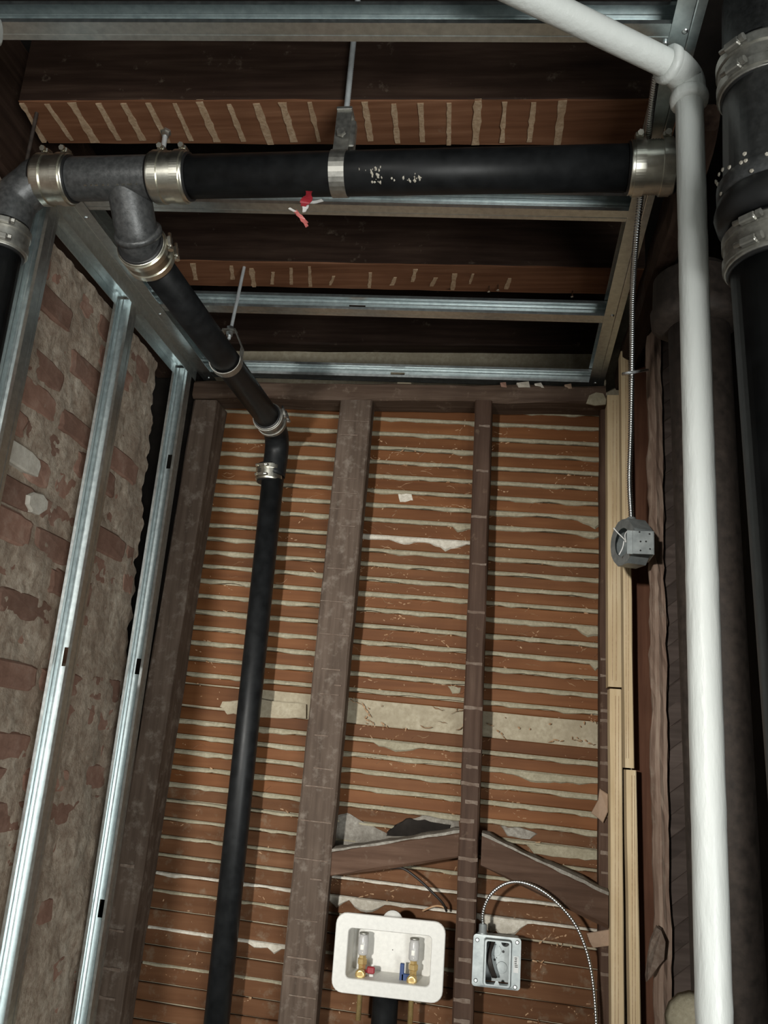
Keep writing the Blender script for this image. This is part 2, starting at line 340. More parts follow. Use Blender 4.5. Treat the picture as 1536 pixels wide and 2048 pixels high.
for k in range(170):
    bay = random.choice((0, 1, 1, 1, 1, 2, 2)); x = random.uniform(*BAYS[bay]); z = random.choice((random.uniform(.2, .8), random.uniform(-.25, .8)))
    rot = random.choice((0.5, -0.35, 0.15, -0.1, 0.9)); n = random.randint(4, 8); pts = [(x, z)]
    for q in range(n):
        rot = rot * .7 + random.uniform(-.55, .55); d = random.uniform(.003, .008); x += d * math.cos(rot); z += d * math.sin(rot); pts.append((x, z))
    wd = random.uniform(.0005, .0014); rings = []
    for i, (a, c) in enumerate(pts):
        w_ = wd * random.uniform(.4, 1.5) * (0.25 if i in (0, n) else 1); rings.append([V(a, WY + .001, c - w_), V(a, WY - .0022, c), V(a, WY + .001, c + w_)])
    mb.sweep(rings)
mb.build('plaster_fleck', 'crumb', wall, kind='stuff')

def smear(pts, mat, th=.003):
    o = [P(*q, y=WY - .0005) for q in pts]; c = sum(o, Vector()) / len(o); fine = []
    for a, d in zip(o, o[1:] + o[:1]):
        for k in range(5):
            q = a.lerp(d, k / 5); fine.append(q + Vector((0, 0, .004 * noise.noise(q * 60))))
    mb = MB(); mb.sweep([[p + Y1 * .008 for p in fine], fine, [c.lerp(p, .93) - Y1 * th for p in fine]]); mb.build('plaster_or_shade_patch', mat, wall)
smear([(672, 1632), (694, 1626), (740, 1652), (775, 1668), (800, 1645), (850, 1630), (918, 1642), (918, 1662), (830, 1690), (668, 1705)], 'crust')
smear([(775, 1662), (812, 1636), (850, 1640), (905, 1650), (902, 1660), (850, 1672), (770, 1672)], 'void_shade', .005)  # shade of a hole in the wall, drawn as a dark patch
smear([(1052, 1688), (1100, 1690), (1200, 1702), (1200, 1722), (1130, 1716), (1068, 1708)], 'keys')
smear([(1000, 1652), (1040, 1655), (1075, 1668), (1060, 1678), (1015, 1672)], 'crust')
smear([(445, 1402), (520, 1400), (612, 1408), (612, 1438), (515, 1434), (455, 1428), (440, 1412)], 'plaster', .001)
smear([(795, 985), (822, 982), (826, 1002), (800, 1004)], 'white_plaster', .001)
smear([(895, 1372), (922, 1374), (920, 1386), (905, 1388)], 'keys', .001)
# ---- left wall: rough brickwork, mortar smeared over it
WX = -0.935
y0, y1, z0, z1, st = 0.85, 2.17, -0.85, 0.95, 0.0075
ny, nz = int((y1 - y0) / st), int((z1 - z0) / st)
def endy(z): return 2.03 + 0.10 * min(1, max(0, (0.9 - z) / 1.0)) + 0.035 * noise.noise(Vector((0, 0, z * 9))) + 0.02 * noise.noise(Vector((4, 0, z * 30)))
def mortar_x(y, z):
    p = Vector((3, y, z))
    h = 0.006 * noise.noise(p * 14) + 0.007 * noise.noise(p * 5) + 0.0035 * noise.noise(p * 38) + 0.0018 * noise.noise(p * 85)
    return WX + h + 0.007 * min(1, max(0, (0.15 - z) / 0.5))
vs, fs = [], []
for j in range(nz + 1):
    z = z0 + (z1 - z0) * j / nz; ey = endy(z)
    for i in range(ny + 1):
        y = min(y0 + (y1 - y0) * i / ny, ey); vs.append(V(mortar_x(y, z), y, z))
for j in range(nz):
    for i in range(ny):
        a = j * (ny + 1) + i
        if vs[a].y >= endy(vs[a].z - EYE) - 1e-6 and vs[a + ny + 1].y >= endy(vs[a + ny + 1].z - EYE) - 1e-6: continue
        fs.append((a, a + 1, a + ny + 2, a + ny + 1))
mb = MB(); mb.add(vs, fs, True)
for j in range(nz):                                  # the ragged end goes back into the dark
    a, c = vs[j * (ny + 1) + ny], vs[(j + 1) * (ny + 1) + ny]
    mb.add([a, c, c - X1 * .09, a - X1 * .09], [(0, 1, 2, 3)])
wl = mb.build('wall_left', 'mortar', kind='structure', loc=V(WX, 1.5, 0))
row = 0; z = -0.80
while z < 0.89:
    y = 0.88 + (0.0 if row % 2 else 0.105) - random.uniform(0, .03)
    while y < endy(z) - 0.03:
        L = random.choice((0.195, 0.195, 0.195, 0.095)) + random.uniform(-.012, .012); H = 0.056 + random.uniform(-.005, .004)
        ye = min(y + L, endy(z + .03) - random.uniform(-.004, .02)); L = ye - y
        if L > 0.03:
            xf = WX + random.uniform(-0.007, 0.006) ; n = 20; ring0, ring1, ring2 = [], [], []
            cy, cz = y + L / 2, z + H / 2; sd = random.uniform(0, 99)
            for k in range(n):
                t = 2 * math.pi * (k + .5) / n; c, s_ = math.cos(t), math.sin(t)
                cc = math.copysign(abs(c) ** .38, c); ss = math.copysign(abs(s_) ** .38, s_); q = 1 + 0.16 * noise.noise(Vector((c * 2.6, s_ * 2.6, sd)))
                yy, zz = cc * L / 2 * q, ss * H / 2 * q
                ring0.append(V(xf - .03, cy + yy, cz + zz)); ring1.append(V(xf - .004, cy + yy, cz + zz)); ring2.append(V(xf + .0025 * noise.noise(Vector((c, s_, sd + 3))), cy + yy * .90, cz + zz * .84))
            mb = MB(); mb.sweep([ring0, ring1, ring2], True, False, False); bb = len(mb.v)
            mb.add(ring2 + [V(xf + .001, cy, cz)], [(k, (k + 1) % n, n) for k in range(n)])
            mb.build('brick', 'brick', wl)
        y += L + 0.011 + random.uniform(0, .006)
    z += 0.0665; row += 1
def patch(name, cxy, a, b_, mat, pts):
    mb = MB(); o = [P(px, py, x=WX + 0.007) for px, py in pts]; c = sum(o, Vector()) / len(o)
    top = [c.lerp(p, .88) + X1 * .004 for p in o]; mb.sweep([[p - X1 * .02 for p in o], o, top], True, True); return mb.build(name, mat, wl)
patch('lime_patch', 0, 0, 0, 'brickpale', [(14, 872), (40, 888), (62, 903), (80, 923), (82, 935), (76, 954), (52, 944), (5, 914), (8, 890)])
patch('lime_patch', 0, 0, 0, 'brickpale', [(55, 990), (68, 984), (85, 988), (95, 1003), (93, 1020), (78, 1030), (62, 1024), (53, 1008)])
# end of the wall cavity and right-hand wall, near-black to stand for shade
b = MB(); b.box(V(-1.09, 1.52, -0.08), (0.05, 1.34, 2.84)); b.build('wall_cavity', 'void_shade', kind='structure')
b = MB(); b.box(V(-0.968, WY + 0.035, -0.08), (0.19, 0.04, 2.84)); b.build('wall_cavity', 'void_shade', kind='structure')
b = MB(); b.box(V(0.50, 1.57, -0.08), (0.04, 1.24, 2.84)); b.build('wall_right', 'void_shade', kind='structure')

# =================================================================== OLD TIMBER
def stud(name, label, pts, yf, depth, mat, jit=0.0012, cat='stud', n=22):
    """pts: left-top, right-top, left-bottom, right-bottom in the picture, on the plane y = yf."""
    lt, rt, lb, rb = [P(*p, y=yf) for p in pts]
    t, bt = (lt + rt) / 2, (lb + rb) / 2; d = (bt - t).normalized(); bt = bt + d * 0.12
    r = thing(name, label, cat, bt); W = ((rt - lt).length + (rb - lb).length) / 2
    mb = MB(); mb.board(t + Y1 * depth / 2, bt + Y1 * depth / 2, X1 * W, Y1 * depth, n, jit, .004, random.uniform(0, 9)); mb.build('timber', mat, r)
    return r, t, bt, W
def ghosts(r, t, bt, W, yf, zs, mat='ghost', wf=(0.6, 0.98), hh=(.0045, .010)):
    for g in zs:
        k = (t.z - (g + EYE)) / (t.z - bt.z)
        if not 0.02 < k < 0.97: continue
        c = t.lerp(bt, k); h = random.uniform(*hh); w = W * random.uniform(*wf) / 2; sh = random.uniform(-1, 1) * (W / 2 - w) * .8
        n = 8; top = []; bot = []
        for i in range(n + 1):
            x = -w + 2 * w * i / n + sh
            top.append(c + X1 * x + Z1 * (h * .5 + .4 * h * noise.noise(Vector((x * 60, g * 9, 1)))) + Z1 * SL * x); bot.append(c + X1 * x - Z1 * (h * .5 + .4 * h * noise.noise(Vector((x * 60, g * 9, 7)))) + Z1 * SL * x)
        mb = MB(); o = [p + Y1 * .004 for p in top + bot[::-1]]; f = [p - Y1 * .0022 for p in top + bot[::-1]]; mb.sweep([o, f]); mb.build('plaster_ghost', mat, r)
r1, t1, b1, W1 = stud('timber_stud', 'wide grey-brown timber stud between the black pipe and the white valve box', [(683, 800), (742, 800), (551, 2048), (634, 2048)], SY, 0.05, 'oldz')
ghosts(r1, t1, b1, W1, SY, [g + .004 + random.uniform(-.003, .003) for g in GAPS[2:] if random.random() < .72], 'ghost', (0.2, 0.95), (.0014, .0034))
r2, t2, b2, W2 = stud('timber_stud', 'narrow brown timber stud with plaster marks, beside the square metal box', [(951, 800), (984, 800), (903, 2048), (946, 2048)], SY, 0.085, 'redz')
ghosts(r2, t2, b2, W2, SY, [g - .005 for i, g in enumerate(GAPS[2:]) if g < .05 or i % 3 == 0])
r3, t3, b3, W3 = stud('timber_stud', 'worn timber corner post with mortar smears, right of the metal wall studs', [(388, 800), (434, 800), (180, 2048), (238, 2048)], SY - .01, 0.09, 'oldz')
ghosts(r3, t3, b3, W3, SY - .01, [-0.30, -0.44, -0.52, -0.58], 'ghost', (0.5, 0.8))
r4, t4, b4, W4 = stud('timber_stud', 'dark edge stud with nail specks, hidden behind the pale lumber', [(1200, 812), (1236, 812), (1200, 2048), (1236, 2048)], SY + .038, 0.05, 'redz')
ghosts(r4, t4, b4, W4, SY + .038, [g - .012 for g in GAPS[16:34]], 'ghost', (0.8, 0.95))
# plate over the back wall
pa, pb = P(385, 785, y=SY), P(1212, 797, y=SY)
r = thing('timber_plate', 'rough dark timber plate across the top of the lath wall', 'timber', (pa + pb) / 2)
mb = MB(); za = Z1 * .045; mb.board(pa + Y1 * .045 + Z1 * .012, pb + Y1 * .045 + Z1 * .012, Z1 * .048, Y1 * .088, 26, .0025, .006, 3); mb.build('timber', 'platex', r)
mb = MB(); mb.plate([P(*q, y=SY - .001) for q in ((1172, 808), (1178, 792), (1192, 786), (1206, 788), (1212, 800), (1211, 810), (1190, 812))], (0, -1, 0), .004); mb.build('plaster_smear', 'keys', r)
# braces between the studs
def brace(label, a, c, h, yf=SY + .035):
    A, C = P(*a, y=yf), P(*c, y=yf); d = (C - A).normalized(); up = Z1; h = h / d.x; r = thing('timber_brace', label, 'brace', (A + C) / 2)
    mb = MB(); mb.board(A, C, up * h, Y1 * .055, 10, .0018, .005, random.uniform(0, 9)); mb.build('timber', 'bracex', r)
    mb = MB(); n = 16; rings = []                      # crust of old plaster lying on its upper edge
    for i in range(n + 1):
        p = A.lerp(C, i / n) + up * h / 2; k = .006 + .005 * noise.noise(p * 30) + .003 * noise.noise(p * 90); dn = .003 + .003 * noise.noise(p * 40 + X1)
        rings.append([p + Y1 * .027, p - Y1 * .031 - up * dn, p - Y1 * .031 + up * k * .5, p - Y1 * .010 + up * k, p + Y1 * .027 + up * k])
    mb.sweep(rings); mb.build('plaster_crust', 'crust', r); return r
brace('sloping brown timber brace with plaster crust above the white valve box', (656, 1726), (925, 1687), 0.056)
brace('sloping brown timber brace above the looped flexible conduit', (963, 1698), (1214, 1818), 0.066)
# new pale lumber in the right corner
def batten(label, top, bot, wpx, yf, d=.05, notch=0):
    (xa, ya), (xb, yb) = top, bot; pt = P(xa + wpx / 2, ya, y=yf); pb_ = P(xb + wpx / 2, yb, y=yf)
    W = (P(xa + wpx, (ya + yb) / 2, y=yf) - P(xa, (ya + yb) / 2, y=yf)).length
    r = thing('lumber_batten', label, 'lumber', pb_); mb = MB(); mb.board(pt + Y1 * d / 2, pb_ + Y1 * d / 2, X1 * W, Y1 * d, 8, .0004, .002, random.uniform(0, 9)); mb.build('timber', 'pale', r)
    mb = MB()
    for k in (0.36, 0.62):
        q = pt.lerp(pb_, .5) + X1 * W * (k - .5); L = (pt - pb_).length
        mb.box(q - Y1 * .0002, (.0012, .0008, L * .96))
    mb.build('saw_line', 'streak', r); return r
batten('pale new lumber batten nearest the laths, upper piece below the metal frame', (1214, 790), (1217, 1374), 28, SY - .015)
batten('pale new lumber batten nearest the laths, lower piece running out at the bottom', (1219, 1378), (1224, 2120), 25, SY - .015)
batten('taller pale lumber strip behind the conduit and junction box, upper piece', (1241, 702), (1251, 1536), 17, 1.925, .045)
batten('taller pale lumber strip, lower piece with knots beside the reddish plank', (1252, 1540), (1262, 2120), 21, 1.925, .045)
# right-hand side: reddish plank, rough stud, diagonal boards
r, t, bt, W = stud('timber_plank', 'smooth reddish brown plank between pale lumber and rough stud', [(1258, 690), (1300, 690), (1272, 2048), (1330, 2048)], 1.99, .03, 'plankz', .0006, 'plank')
A = P(1308, 560, y=1.80); C = P(1331, 2100, y=1.80); rr = thing('timber_stud', 'rough split stud with torn pinkish edge, right of the junction box', 'stud', C)
mb = MB(); n = 70; rings = []
for i in range(n + 1):
    p = A.lerp(C, i / n); w = .0155 + .004 * noise.noise(Vector((0, 2, p.z * 12))) + .002 * noise.noise(Vector((0, 2, p.z * 50))); sh = .003 * noise.noise(Vector((5, 2, p.z * 7)))
    q = lambda a, b_, s_: p + X1 * (a * w + sh + .003 * noise.noise(Vector((s_, 1, p.z * 45)))) + Y1 * (b_ + .004 * noise.noise(Vector((s_, 7, p.z * 35))))
    rings.append([q(-1, .022, 1), q(-1, .012, 2), q(-.55, .001, 3), q(-.1, -.003, 4), q(.35, .002, 5), q(.8, .003, 6), q(1, .014, 7), q(1, .022, 8)])
mb.sweep(rings); mb.build('timber', 'rough', rr)
sp = thing('sheathing_panel', 'dark diagonal boards in the recess beside the white pipe', 'panel', P(1350, 2048, y=1.83))
SHY = 1.83
x0_, x1_ = P(1320, 1300, y=SHY).x, P(1420, 1300, y=SHY).x
for k in range(46):
    zb = -0.80 + k * 0.0405 + random.uniform(-.002, .002); mb = MB(); h = .037
    a = V(x0_, SHY + .005 + random.uniform(0, .0006), zb); c = V(x1_, SHY + .005, zb + (x1_ - x0_) * .80)
    mb.board(a, c, Vector((-(c - a).z, 0, (c - a).x)).normalized() * h * .93, Y1 * .012, 3, .0003, .003, k); mb.build('board', 'darkz', sp)
mb = MB(); mb.box(V((x0_ + x1_) / 2, SHY + .0082, .05), (x1_ - x0_ + .01, .014, 1.75)); mb.build('backing', 'plaster', sp)
# timber lying along the right track
A, C = P(1300, 465, z=.93), P(1212, 800, z=.93); A = Vector((C.x + .03, 1.15, .945 + EYE)); C = Vector((C.x + .032, 2.1, .945 + EYE))
r = thing('timber_plate', 'rough timber running back beside the right metal track', 'timber', C); mb = MB(); mb.board(A, C, X1 * .045, Z1 * .05, 30, .004, .008, 2); mb.build('timber', 'oldy', r)
# ceiling joists with lines of plaster where laths once crossed
def joist(label, za, yn, yf, xl, xr, h, streaks, wmm, sk=0.0):
    r = thing('timber_joist', label, 'joist', V((xl + xr) / 2, (yn + yf) / 2, za)); mb = MB()
    ya_, yb_ = (yn + yf) / 2 + sk * (xl + .3), (yn + yf) / 2 + sk * (xr + .3)
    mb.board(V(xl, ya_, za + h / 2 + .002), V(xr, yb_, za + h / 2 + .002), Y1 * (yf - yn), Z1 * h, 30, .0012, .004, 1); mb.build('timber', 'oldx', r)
    if not streaks: return r
    mb = MB(); mb.board(V(xl, ya_, za + .0015), V(xr, yb_, za + .0015), Y1 * (yf - yn), Z1 * .003, 30, .0009, .001, 5); mb.build('lit_underside', 'joist', r)  # paler slab: light on the underside is put into its colour
    for (x, dx, k0, k1, wf) in streaks:
        mb = MB(); n = 9; L, Rr = [], []; sd = random.uniform(0, 99)
        for i in range(n + 1):
            y = yn + (yf - yn) * (k0 + (k1 - k0) * i / n); xx = x + dx * i / n; y += sk * (xx + .3); hw = wmm * wf * (1 + .5 * noise.noise(Vector((y * 60, sd, 0))))
            L.append(V(xx - hw + .002 * noise.noise(Vector((y * 80, sd, 3))), y, za)); Rr.append(V(xx + hw, y, za))
        o = [p + Z1 * .004 for p in L + Rr[::-1]]; f = [p - Z1 * .0018 for p in L + Rr[::-1]]; mb.sweep([o, f]); mb.build('plaster_streak', 'streak', r)
    return r
JZ = 1.05
xl_, xr_ = P(38, 205, z=JZ).x, P(1300, 205, z=JZ).x + .05
st_ = [(P(x, 205, z=JZ).x, P(x2, 283, z=JZ).x - P(x, 205, z=JZ).x, random.uniform(0, .06), random.uniform(.9, 1), random.uniform(.6, 1.1)) for x, x2 in
       ((43, 88), (92, 146), (144, 190), (196, 240), (246, 288), (296, 335), (349, 384), (400, 434), (457, 488), (512, 540), (565, 588), (620, 638), (730, 742), (787, 795), (841, 845), (898, 897), (956, 951), (1010, 1004), (1068, 1058), (1125, 1115))]
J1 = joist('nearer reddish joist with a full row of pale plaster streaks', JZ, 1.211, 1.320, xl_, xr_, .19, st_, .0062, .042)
yn, yf = 1.721, 1.830
st_ = [(P(x, 530, z=JZ).x, P(x2, 580, z=JZ).x - P(x, 530, z=JZ).x, random.uniform(.05, .5), random.uniform(.6, 1), random.uniform(.5, 1.1)) for x, x2 in
       ((388, 405), (462, 478), (500, 512), (540, 550), (580, 588), (618, 624), (660, 664), (737, 740), (785, 786), (830, 828), (868, 864), (908, 905), (945, 940), (1020, 1012))]
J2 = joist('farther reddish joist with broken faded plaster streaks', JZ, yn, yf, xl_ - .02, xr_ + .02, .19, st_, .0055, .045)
for px_ in ((978, 575), (996, 572), (1145, 585)):
    p = P(*px_, z=JZ - .004); mb = MB(); mb.lathe(p + Z1 * .012, (0, .15, -1), [(0, .0015), (.02, .0015), (.0205, .004), (.022, .004), (.0225, .001)], 8); mb.build('nail', 'clamp', J2)
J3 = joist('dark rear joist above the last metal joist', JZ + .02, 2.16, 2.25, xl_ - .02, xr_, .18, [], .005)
r = thing('timber_header', 'dark timber header running back above the left metal track', 'timber', V(xl_ - .05, 1.5, 1.1)); mb = MB(); mb.board(V(xl_ - .082, .6, 1.09), V(xl_ - .082, 2.15, 1.09), X1 * .07, Z1 * .26, 20, .002, .005, 2); mb.build('timber', 'oldy', r)

# =================================================================== METAL FRAMING
def channel(name, label, a, c, O, h, fl, lip=.006, holes=(), cat='metal stud', groove=True, screws=(), group=None):
    """Bent-steel channel from a to c along the middle of its web; O = unit vector from the web towards the open side."""
    a, c, O = Vector(a), Vector(c), Vector(O); L = (c - a).normalized(); Wd = L.cross(O); n = 2; LEN = (c - a).length
    r = thing(name, label, cat, a, group); mb = MB()
    def strip(prof, s0, s1):
        rings = [[a + L * s + Wd * w_ + O * o_ for w_, o_ in prof] for s in (s0, s1)]; mb.sweep(rings, False, False)
    g = .0014
    out = [(h / 2, 0)] + ([(h * .42, 0), (h * .385, g), (h * .35, 0)] if groove else []) + [(h * .26, 0)]
    if groove: mid = [(h * .26, 0), (h * .03, 0), (0, g), (-h * .03, 0), (-h * .26, 0)]
    else: mid = [(h * .26, 0), (-h * .26, 0)]
    for sg in (1, -1):
        e = [(w_ * sg, o_) for w_, o_ in out]; strip(e, 0, LEN)
        f = [(h / 2 * sg, 0), (h / 2 * sg, fl * .3), (h / 2 * sg - .0006 * sg, fl * .34), (h / 2 * sg, fl * .38), (h / 2 * sg, fl)]
        if lip: f.append(((h / 2 - lip) * sg, fl))
        strip(f, 0, LEN)
    cuts = [0] + [x for s in sorted(holes) for x in (s - .019, s + .019)] + [LEN]
    for s0, s1 in zip(cuts[::2], cuts[1::2]): strip(mid, s0, s1)
    o = mb.build('steel_channel', 'galv', r); md = o.modifiers.new('gauge', 'SOLIDIFY'); md.thickness = .0010; md.offset = 0
    for p, d in screws:
        mb = MB(); mb.lathe(p, d, [(-.003, .002), (0, .0045), (.0015, .0042), (.0025, .002)], 10); mb.build('screw', 'flex', r)
    return r
JH, JF = .036, .032
xa, xb = -.846, .224
for (yn, hl, lab) in ((.954, (700,), 'nearest metal ceiling stud crossing the very top of the picture'), (1.371, (797,), 'metal ceiling stud just behind the horizontal black pipe'),
                      (1.755, (708,), 'third metal ceiling stud back, in front of the faded joist'), (2.114, (800,), 'farthest metal ceiling stud against the lath wall')):
    x0_ = xa if yn > 1 else -1.0
    hp = [P(px_, 400, y=yn).x - x0_ if yn < 1.5 else P(px_, 640, y=yn).x - x0_ for px_ in hl]
    if yn < 1: hp = []
    sc = [] if yn < 1.3 else [(V(-.83, yn + .018, CEIL - .0005), (0, 0, -1)), (V(.207, yn + .018, CEIL - .0005), (0, 0, -1))]
    sl = {.954: .059, 1.371: .060, 1.755: .050, 2.114: .035}[yn]; xm = {.954: -.24, 1.371: -.18, 1.755: -.26, 2.114: -.30}[yn]
    channel('ceiling_stud', lab, V(x0_, yn + JF + sl * (x0_ - xm), CEIL + JH / 2 + .0015), V(xb, yn + JF + sl * (xb - xm), CEIL + JH / 2 + .0015), -Y1, JH, JF, .006, hp, 'metal stud', True, sc, 'metal ceiling studs')
channel('ceiling_track', 'left metal ceiling track running back above the metal wall studs', V(-.850, 1.26, CEIL + .020), V(-.850, 2.15, CEIL + .020), X1, .040, .036, 0, (), 'metal track', False)
channel('ceiling_track', 'right metal ceiling track running back beside the white pipe', V(.228, .6, CEIL + .020), V(.228, 2.16, CEIL + .020), -X1, .040, .038, 0, (), 'metal track', False,
        [(P(1370, 62, z=CEIL) , (0, 0, -1)), (P(1330, 87, z=CEIL), (0, 0, -1))])
channel('wall_track', 'metal wall track capping the left metal studs', V(-.872, 1.26, CEIL + .001), V(-.872, 2.09, CEIL + .001), -Z1, .043, .030, 0, (), 'metal track', False)
def wstud(label, yn, holes):
    channel('wall_stud', label, V(-.872, yn + .032, CEIL - .004), V(-.872 + SHIFT, yn + .032, -1.45), -Y1, .041, .032, .006, [CEIL - h for h in holes], 'metal stud', True, (), 'metal wall studs')
SHIFT = -0.02
wstud('left-edge metal wall stud, dark, below the iron elbow', 1.30, [])
wstud('middle metal wall stud standing in front of the bricks', 1.665, [P(148, 1310, y=1.69).z - EYE])
wstud('metal wall stud with punched holes next to the corner post', 2.03, [P(338, 920, y=2.06).z - EYE, P(285, 1330, y=2.06).z - EYE, P(217, 1815, y=2.06).z - EYE])

# =================================================================== PIPES
def coupling(label, c, d, r, L, sdir, group='steel shielded pipe couplings', dull=False):
    c, d, sdir = Vector(c), Vector(d).normalized(), Vector(sdir); sdir = (sdir - d * sdir.dot(d)).normalized(); side = d.cross(sdir)
    t = thing('pipe_coupling', label, 'coupling', c, group); mt = 'clamp' if not dull else 'strap'
    mb = MB(); mb.lathe(c - d * (L / 2 + .003), d, [(0, r + .0005), (0, r + .004), (L + .006, r + .004), (L + .006, r + .0005)], 28); mb.build('gasket', 'rubber', t)
    prof = [(0, r + .0045)]; m_ = int(L / .004)
    for k in range(m_): prof += [(L * (k + .25) / m_, r + .0062), (L * (k + .75) / m_, r + .0048)]
    prof += [(L, r + .0045)]; mb = MB(); mb.lathe(c - d * L / 2, d, prof, 56); mb.build('shield', mt, t)
    for s_ in (-1, 1):
        o = c + d * s_ * L * .30; bw = L * .22
        mb = MB(); mb.lathe(o - d * bw / 2, d, [(0, r + .006), (0, r + .0082), (bw, r + .0082), (bw, r + .006)], 64, False); bd = mb.build('band', mt, t)
        mb = MB(); mb.box(o + sdir * (r + .012), (bw * .9, .020, .008), (d, side, sdir), .0015)
        mb.tube([o + sdir * (r + .0125) - side * .017, o + sdir * (r + .0125) + side * .012], .0032, 8); mb.lathe(o + sdir * (r + .0125) + side * .012, side, [(0, .005), (.005, .005)], 6, False)
        mb.build('clamp_screw', mt, bd)
    return t
PY, PZ, PR = 1.196, .896, .0352
def mx(px, py): return P(px, py, y=PY).x
# the run across the closet
xw0, xw1 = mx(150, 358), mx(305, 355); xp0, xp1 = mx(380, 355), mx(1262, 330)
t = thing('waste_pipe', 'black horizontal waste pipe with white scuffs hung across the closet', 'pipe', V((xp0 + xp1) / 2, PY, PZ))
mb = MB(); mb.lathe(V(xp0 - .03, PY, PZ), X1, [(0, PR), (xp1 - xp0 + .06, PR)], 40); mb.build('pipe', 'black', t)
mb = MB()
for k in range(34):
    big = k < 22; px_ = random.gauss(763, 11) if big else random.gauss(835, 12); ang = math.radians(random.uniform(-62, -20)) if big else math.radians(random.uniform(-60, -40))
    x = mx(px_, 350); s_ = random.uniform(.0012, .0045); cy, sz = math.cos(ang), math.sin(ang)
    n_ = Vector((0, -cy, sz)); tg = Vector((0, -sz, -cy)); c = V(x, PY, PZ) + n_ * (PR - .0004); q = [c + X1 * s_ * math.cos(2 * math.pi * j / 6) * random.uniform(.5, 1.3) * .7 + tg * s_ * math.sin(2 * math.pi * j / 6) * random.uniform(.6, 1.3) for j in range(6)]
    mb.add([p for p in q] + [c + n_ * .0013], [(j, (j + 1) % 6, 6) for j in range(6)])
mb.build('plaster_splash', 'white_plaster', t, kind='stuff')
coupling('bright shielded coupling with two clamps next to the left iron elbow', V(mx(112, 358), PY, PZ), X1, PR, .058, (0, -.3, 1))
coupling('bright shielded coupling right of the branch fitting', V(mx(343, 355), PY, PZ), X1, PR, .062, (0, -.2, 1))
coupling('dull coupling ending the black pipe beside the white pipe', V(mx(1303, 325), PY, PZ), X1, PR, .068, (0, -.4, 1), dull=False)
# branch fitting
t = thing('branch_fitting', 'grey cast iron branch fitting turning down to the rear pipe', 'fitting', V((xw0 + xw1) / 2, PY, PZ))
mb = MB(); mb.lathe(V(xw0 - .025, PY, PZ), X1, [(0, PR - .002), (.02, PR), (.03, PR + .001), (xw1 - xw0 + .03, PR + .001), (xw1 - xw0 + .05, PR - .001)], 36)
BX = -.646
mb.tube(spline([V(BX - .010, PY + .008, PZ - .008), V(BX - .006, PY + .024, PZ - .036), V(BX - .002, PY + .042, PZ - .064), V(BX, PY + .064, PZ - .081), V(BX, PY + .12, PZ - .085)], 6), .0355, 28)
mb.lathe(V(BX, PY + .046, PZ - .070), (0, 1, -.5), [(0, .036), (.002, .041), (.010, .041), (.012, .036)], 28)
mb.build('body', 'fitting', t)
mb = MB()
for k, (px_, wpx) in enumerate(((183, 6), (195, 4), (205, 7), (218, 5), (228, 3), (246, 5), (258, 8), (270, 12), (284, 4))):
    x = mx(px_, 384); ang = math.radians(-52); c = V(x, PY, PZ) + Vector((0, -math.cos(ang), math.sin(ang))) * (PR + .001); mb.box(c, (wpx * .0007, .002, .0022))
mb.build('casting_mark', 'clamp', t)
BZ = PZ - .085
coupling('dull coupling joining the branch fitting to the rear black pipe', V(BX + .001, PY + .090, BZ), Y1, .0365, .052, (.9, -.3, .2))
# left elbow and drop
ex = mx(70, 355); dx_ = P(18, 470, y=PY).x - .006
t = thing('pipe_elbow', 'grey cast iron elbow turning down at the left edge', 'fitting', V(ex, PY, PZ))
mb = MB(); mb.tube(spline([V(mx(108, 357), PY, PZ), V(ex + .01, PY, PZ), V(dx_ + .030, PY, PZ - .012), V(dx_ + .006, PY, PZ - .038), V(dx_, PY, PZ - .075), V(dx_ - .001, PY, PZ - .105)], 7), PR + .001, 32); mb.build('body', 'fitting', t)
coupling('coupling under the left iron elbow', V(dx_ - .001, PY, PZ - .118), Z1, PR - .002, .05, (.5, -1, 0), dull=True)
t = thing('waste_pipe', 'black vertical pipe dropping at the left edge below the elbow', 'pipe', V(dx_, PY, -EYE)); mb = MB(); mb.lathe(V(dx_ - .001, PY, PZ - .12), -Z1, [(0, PR - .003), (2.2, PR - .003)], 28); mb.build('pipe', 'black', t)
# rear branch pipe to the wall
VY = 2.125; vt = P(541, 905, y=VY); vb = P(432, 2048, y=VY); EX = P(545, 855, y=2.06).x
yE = 2.03
bp0, bp1 = V(BX, PY + .10, BZ), V(EX + .0, yE, P(540, 840, y=yE).z - EYE)
t = thing('waste_pipe', 'black branch pipe running back under the ceiling to the lath wall', 'pipe', (bp0 + bp1) / 2); mb = MB(); mb.tube([bp0, bp0.lerp(bp1, .5), bp1], .0305, 32); mb.build('pipe', 'black', t)
coupling('dark coupling where the branch pipe meets the wall elbow', bp1 - Y1 * .0, (bp1 - bp0), .0305, .05, (1, 0, .4), dull=True)
ez = bp1.z - EYE
t = thing('pipe_elbow', 'black iron elbow turning down against the laths', 'fitting', bp1); mb = MB()
vdir = (vb - vt).normalized()
mb.tube(spline([bp1, V(bp1.x, yE + .045, ez - .004), V(bp1.x + .001, VY - .018, ez - .022), V(bp1.x - .001, VY, ez - .055), V(bp1.x - .003, VY, ez - .12)], 7), .0315, 28); mb.build('body', 'black', t)
vtop = V(bp1.x - .003, VY, ez - .115); vbot = vb + vdir * .1
coupling('small bright coupling on the vertical black pipe', P(540, 948, y=VY), vdir, .029, .042, (-.3, -1, 0))
t = thing('waste_pipe', 'tall black vertical pipe standing in front of the left laths', 'pipe', vbot); mb = MB(); mb.tube([vtop, vtop.lerp(vbot, .5), vbot], .0288, 32); mb.build('pipe', 'black', t)
